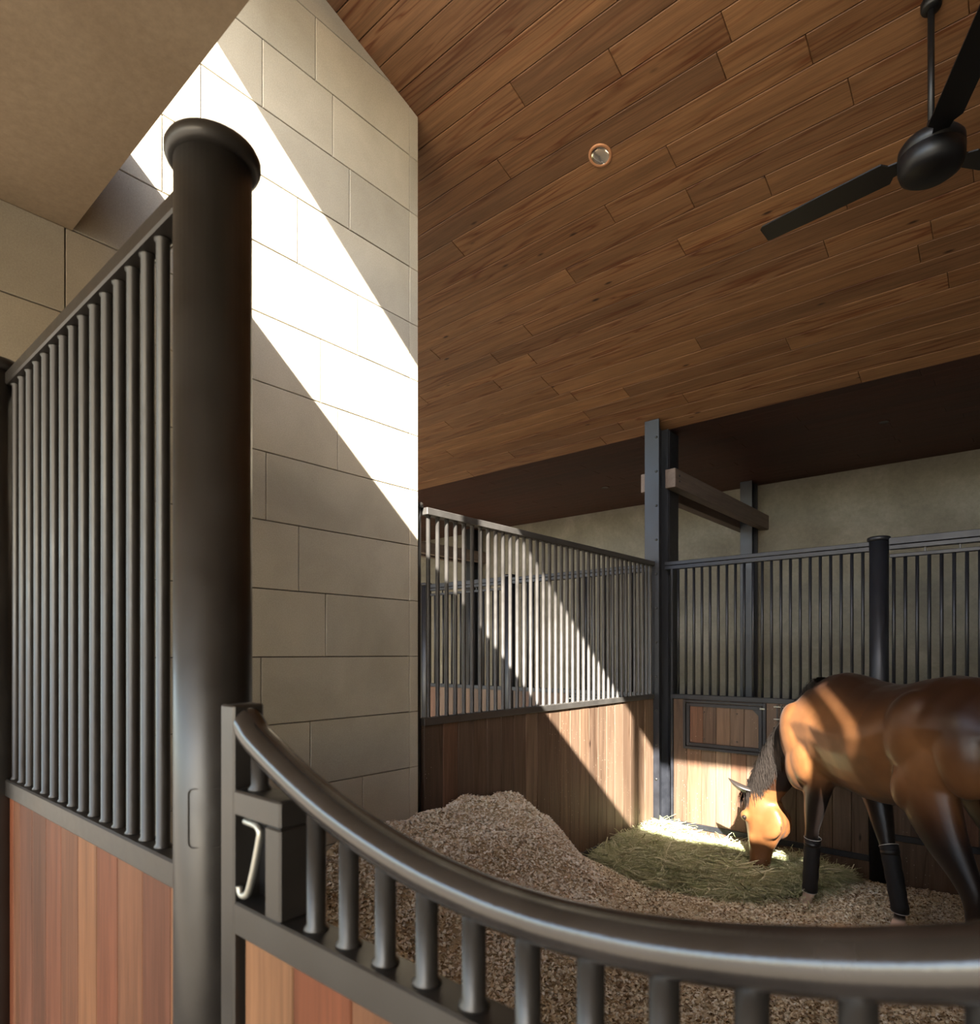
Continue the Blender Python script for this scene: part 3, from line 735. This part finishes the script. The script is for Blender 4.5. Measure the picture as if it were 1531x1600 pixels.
# neck: crest point, under point, half width
NK = [((-.16,0,1.44),(.10,0,.88),.165),((.0,0,1.425),(.14,.0,.86),.165),((.09,.005,1.385),(.165,.01,.83),.15),((.205,.02,1.292),(.185,.03,.80),.135),((.309,.04,1.195),(.20,.055,.755),.12),((.40,.065,1.095),(.22,.08,.70),.11),((.462,.10,.98),(.24,.11,.645),.10),((.512,.135,.86),(.27,.14,.59),.093),((.540,.165,.745),(.30,.17,.535),.088),((.545,.185,.655),(.325,.19,.49),.082)]
rings = []
for cr, un, w in NK:
    cr = Vector(cr); un = Vector(un); up = (cr-un).normalized(); c_ = (cr+un)/2; h = (cr-un).length/2
    sd = Vector((0,1,0))-up*up.y; rings.append(oval(c_, up, sd, h, h, w, .45, .1))
B.loft(rings)
# head
poll = Vector((.465,.2,.610)); muz = Vector((.375,.26,-.035)); ax = (muz-poll); HL = ax.length; ax.normalize()
f0 = Vector((.87,.49,0)); ff = (f0-ax*f0.dot(ax)).normalized(); hs_ = ax.cross(ff).normalized()
if hs_.y < 0: hs_ = -hs_
def hp(s_, f_, l_): return poll+ax*(s_*HL)+ff*f_+hs_*l_
HD = [(-.05,.035,.06,.055,0),(0,.065,.12,.085,.1),(.12,.09,.17,.104,.15),(.25,.105,.205,.115,.10),(.36,.108,.225,.112,.15),(.46,.101,.205,.100,.2),(.56,.092,.158,.082,.25),(.68,.080,.112,.068,.2),(.80,.073,.092,.064,.1),(.90,.074,.086,.067,.05),(.97,.064,.076,.062,0),(1.02,.036,.046,.042,0)]
B.loft([oval(hp(s_,0,0), ff, hs_, a, b_, w, k, .12) for s_,a,b_,w,k in [(q[0],q[1]*.95,q[2]*.93,q[3]*.95,q[4]) for q in HD]])
def blob(c, r, R_=None):
    c = Vector(c); rings = []
    for k in range(1, 12):
        ph = PI*k/12; rings.append([Vector((r[0]*math.sin(ph)*math.cos(2*PI*i/20), r[1]*math.sin(ph)*math.sin(2*PI*i/20), r[2]*math.cos(ph))) for i in range(20)])
    M_ = R_ or Matrix.Identity(3)
    B.loft([[c+M_ @ p for p in q] for q in rings])
HR = Matrix((ff, hs_, -ax)).transposed()
for s_ in (-1, 1):
    blob(hp(.37,-.100,s_*.060), (.115,.036,.125), HR)        # cheek
    blob(hp(.325,.062,s_*.094), (.038,.026,.042), HR)         # brow
    blob(hp(.88,.040,s_*.052), (.030,.024,.038), HR)         # nostril
    blob(hp(.53,.02,s_*.068), (.022,.018,.10), HR)           # facial crest
def leg(pts, seg=16): 
    P = catmull([tuple(p) for p in pts], 4)
    rings = []
    for i, q in enumerate(P):
        p = Vector(q[:3]); t_ = (Vector(P[min(i+1,len(P)-1)][:3])-Vector(P[max(i-1,0)][:3])).normalized()
        fw = Vector((1,0,0)); fw = (fw-t_*fw.dot(t_)).normalized(); sd = t_.cross(fw)
        rings.append([p+fw*(q[3]*math.cos(2*PI*k/seg))+sd*(q[4]*math.sin(2*PI*k/seg)) for k in range(seg)])
    B.loft(rings)
FO = [(-.02,1.10,.15,.07),(-.01,.95,.145,.085),(-.03,.80,.118,.082),(-.015,.68,.092,.070),(0,.55,.068,.056),(.012,.44,.046,.042),(.012,.375,.046,.042),(.002,.32,.034,.031),(0,.18,.031,.028),(0,.06,.032,.030),(.004,.015,.040,.036),(.022,-.035,.034,.034),(.04,-.07,.045,.045),(.05,-.115,.058,.055)]
# left fore (straight), right fore (set back)
LX = lambda z: float(np.interp(z, [-.12,.02,.40,.80,1.1], [-.01,-.03,-.065,-.13,-.14]))
RX = lambda z: float(np.interp(z, [-.12,0,.10,.43,.60,.80,1.1], [-.50,-.535,-.545,-.455,-.37,-.26,-.17]))
LY = lambda z: float(np.interp(z, [-.12,.4,.8,1.1], [.125,.125,.145,.165]))
leg([(LX(z)+dx, LY(z), z, a, b_) for dx,z,a,b_ in FO])
leg([(RX(z)+dx, -LY(z)*.9, z, a, b_) for dx,z,a,b_ in FO])
HI = [(-1.16,1.25,.17,.10),(-1.12,1.10,.205,.115),(-1.09,.95,.185,.105),(-1.14,.82,.155,.092),(-1.21,.70,.118,.076),(-1.285,.60,.084,.058),(-1.345,.51,.064,.046),(-1.365,.44,.050,.040),(-1.365,.35,.038,.033),(-1.365,.20,.034,.030),(-1.365,.07,.035,.032),(-1.355,.02,.042,.038),(-1.325,-.035,.036,.036),(-1.30,-.07,.046,.046),(-1.29,-.115,.060,.056)]
def HYy(z): return float(np.interp(z, [-.12,.5,.9,1.2], [.15,.15,.16,.14]))
leg([(x+.02, HYy(z), z, a, b_) for x,z,a,b_ in HI])
leg([(x-.10*max(0,min(1,(.95-z)/.5)), -HYy(z), z, a, b_) for x,z,a,b_ in HI])
for s_ in (-1, 1):
    blob((.0,s_*.185,1.03), (.17,.090,.25), Matrix.Rotation(math.radians(24),3,'Y'))     # shoulder
    blob((-.11,s_*.215,.90), (.13,.065,.15)); blob((-.03,s_*.195,.86), (.12,.080,.17))                                               # triceps
    blob((.085,s_*.135,.96), (.10,.09,.14))                                                  # point of shoulder
    blob((-1.02,s_*.185,1.20), (.17,.115,.22), Matrix.Rotation(math.radians(-20),3,'Y'))   # hip
    blob((-1.01,s_*.20,.93), (.10,.075,.14), Matrix.Rotation(math.radians(-15),3,'Y'))     # stifle
    blob((-1.28,s_*.14,1.15), (.15,.12,.24), Matrix.Rotation(math.radians(12),3,'Y'))      # buttock
raw = B.mesh('horse_raw'); tmp = bpy.data.objects.new('horse_tmp', raw); COL.objects.link(tmp)
md = tmp.modifiers.new('r', 'REMESH'); md.mode = 'VOXEL'; md.voxel_size = .011; md.use_smooth_shade = True
ms = tmp.modifiers.new('s', 'SMOOTH'); ms.factor = .5; ms.iterations = 11
dg = bpy.context.evaluated_depsgraph_get(); bodym = bpy.data.meshes.new_from_object(tmp.evaluated_get(dg)); bodym.name = 'body'
bpy.data.objects.remove(tmp)
bodym.materials.clear(); bodym.polygons.foreach_set('use_smooth', [True]*len(bodym.polygons))
nv = len(bodym.vertices); cv = np.zeros(nv*3, np.float32); bodym.vertices.foreach_get('co', cv); cv = cv.reshape(-1,3)
x, y, z = cv.T
brown = np.array([.165,.070,.025]); dark = np.array([.034,.013,.007]); black = np.array([.014,.010,.009]); gold = np.array([.22,.105,.038]); white = np.array([.80,.62,.53])
def mixc(c, d, t): return c*(1-t[:,None])+d*t[:,None]
col = np.tile(brown, (nv,1))
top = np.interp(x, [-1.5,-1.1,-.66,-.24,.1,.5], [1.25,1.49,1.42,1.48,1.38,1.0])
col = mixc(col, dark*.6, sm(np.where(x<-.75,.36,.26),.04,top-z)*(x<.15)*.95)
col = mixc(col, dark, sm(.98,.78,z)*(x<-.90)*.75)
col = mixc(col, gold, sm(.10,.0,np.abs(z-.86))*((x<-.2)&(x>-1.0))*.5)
isleg = (z < .80) & (x < .27)
col = mixc(col, dark, np.where(isleg, sm(.86,.70,z), 0)*.6)
col = mixc(col, black, np.where(isleg & ~((x>-.95)&(x<-.55)&(z>.73)), sm(.82,.66,z), 0))
hd = (cv-np.array(poll)) @ np.array(ax)/HL; hf = (cv-np.array(poll)) @ np.array(ff)
inhead = (x > .22) & (z < .62) & (hd > -.05)
col = np.where(inhead[:,None], mixc(np.tile(brown*.95, (nv,1)), dark*.4, sm(.74,.95,hd)), col)
neck = (x > .02) & (z > .62) | ((x>.2)&(z>.5)&~inhead)
col = np.where(neck[:,None], mixc(col, dark*.4, np.full(nv,.92)*sm(.12,.30,x)), col)  # shade on the neck and throat painted into the coat colour
sock = ((x > -.62) & (x < .12) & (z < .055))
col = mixc(col, white, np.where(sock, sm(.055,.03,z), 0))
ca = bodym.color_attributes.new('coat', 'FLOAT_COLOR', 'POINT')
ca.data.foreach_set('color', np.concatenate([col, np.ones((nv,1))],1).astype(np.float32).ravel())
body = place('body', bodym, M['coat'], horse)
# eyes, ears
for s_ in (-1, 1):
    e = MB(); c_ = hp(.345,.056,s_*.106); rings = []
    for k in range(1,9):
        ph = PI*k/9; rings.append([c_+Vector((.019*math.sin(ph)*math.cos(2*PI*i/14), .019*math.sin(ph)*math.sin(2*PI*i/14), .019*math.cos(ph))) for i in range(14)])
    e.loft(rings).build('eye', M['eye'], horse)
    nb = MB(); c_ = hp(.90,.055,s_*.060)
    nb.loft([[c_+ff*(.011*math.sin(PI*k/7)*math.cos(2*PI*i/12))+hs_*(.008*math.sin(PI*k/7)*math.sin(2*PI*i/12))+ax*(.019*math.cos(PI*k/7)) for i in range(12)] for k in range(1,7)]).build('nostril', M['eye'], horse)
    er = MB(); b0 = hp(.045,.035,s_*.066); tip = b0 + (ff*.155 - ax*.075 + hs_*s_*.055)
    d_ = (tip-b0); Lr = d_.length; d_.normalize(); sd = (hs_*s_*-1 + ax*.5); sd = (sd-d_*sd.dot(d_)).normalized(); nn = d_.cross(sd)
    rg_ = []
    for u, w in ((-.12,.026),(0,.034),(.2,.042),(.45,.042),(.7,.030),(.88,.015),(1.0,.002)):
        c_ = b0+d_*(u*Lr)+nn*(.012*math.sin(u*PI)*s_)
        rg_.append([c_+sd*(w*math.cos(2*PI*i/14))+nn*(w*.45*math.sin(2*PI*i/14)+ (.5*w*math.cos(2*PI*i/14)**2)) for i in range(14)])
    er.loft(rg_).build('ear', M['coat'] if False else M['hair'], horse)
# mane and forelock: locks of hair lying over the crest
def locks(name, roots, n, fall, m, wid=.006, seed=1):
    r = random.Random(seed); v = []; f = []
    for q in range(n):
        u = r.random()*(len(roots)-1); i = int(u); t_ = u-i
        p = Vector(roots[i][0])*(1-t_)+Vector(roots[i+1][0])*t_; o_ = Vector(roots[i][1])*(1-t_)+Vector(roots[i+1][1])*t_; hg = roots[i][2]*(1-t_)+roots[i+1][2]*t_
        p = p+Vector((r.gauss(0,.008), r.gauss(0,.010), r.gauss(0,.006)))
        L = hg*(.75+.45*r.random()); b = len(v); w = wid*(.6+.8*r.random())
        al = Vector(roots[i+1][0])-Vector(roots[i][0]); al.normalize(); ph = r.gauss(0,.25)
        for k in range(6):
            s_ = k/5; arc = math.sin(min(s_*1.7,PI/2))
            c_ = p+o_*(arc*.105*(1+.1*r.random()))+fall*(L*s_**1.35)+al*(ph*L*s_*.5)+Vector((0,0,.012*math.sin(s_*PI)))
            ww = w*(1-.75*s_)
            v.append(c_-al*ww); v.append(c_+al*ww)
        for k in range(5): f.append((b+2*k,b+2*k+1,b+2*k+3,b+2*k+2))
    me = bpy.data.meshes.new(name); me.from_pydata([tuple(p) for p in v], [], f); me.polygons.foreach_set('use_smooth', [True]*len(f)); me.update()
    o = place(name, me, m, horse); o['kind'] = 'stuff'; return o
mroots = [((cr[0],cr[1],cr[2]+.0), (-.15,1,.05), h_) for (cr,un,w), h_ in zip(NK[1:], (.08,.14,.22,.28,.31,.32,.30,.26,.20))]
locks('mane', mroots, 2600, Vector((-.42,.04,-.9)), M['hair_grey'], .005)
locks('forelock', [(tuple(hp(.0,.055,.03)), tuple(ff*.9), .15), (tuple(hp(.0,.065,0)), tuple(ff*.9), .17), (tuple(hp(.0,.055,-.03)), tuple(ff*.5), .11)], 120, Vector((0,0,-1)), M['hair'], .004, 3)
tl_ = [((-1.47,.03,1.28),(-1,.1,.0),1.0),((-1.48,0,1.30),(-1,0,0),1.05),((-1.47,-.03,1.28),(-1,-.1,0),1.0)]
locks('tail', tl_, 260, Vector((0,0,-1)), M['hair'], .009, 5)
# wraps
def wrapleg(fx, fy, z0, z1):
    mb = MB(); rings = []; n_ = 14
    for k in range(n_+1):
        z_ = z0+(z1-z0)*k/n_; r_ = .047+.006*math.sin(k*1.9)*.25+.004*(k/n_); p = Vector((fx(z_), fy(z_), z_))
        t_ = (Vector((fx(z_+.02),fy(z_+.02),z_+.02))-Vector((fx(z_-.02),fy(z_-.02),z_-.02))).normalized()
        fw = Vector((1,0,0)); fw = (fw-t_*fw.dot(t_)).normalized(); sd = t_.cross(fw)
        rings.append([p+fw*(r_*1.06*math.cos(2*PI*i/24))+sd*(r_*.95*math.sin(2*PI*i/24)) for i in range(24)])
    w_ = mb.loft(rings).build('leg_wrap', M['wrap'], horse)
    for rg_, nm in ((rings[0],'hem'),(rings[-1],'hem')):
        h_ = MB(); h_.tube([tuple(p) for p in rg_]+[tuple(rg_[0])], .0022, 6); h_.build(nm, M['hem'], w_)
    MB().loft([[p+(p-sum(rings[12],Vector())/24).normalized()*.002 for p in rings[12]],[p+(p-sum(rings[13],Vector())/24).normalized()*.002 for p in rings[13]]]).build('strap', M['black'], w_)
wrapleg(LX, LY, .025, .385); wrapleg(RX, lambda z_: -LY(z_)*.9, .085, .445)
#HORSE_END
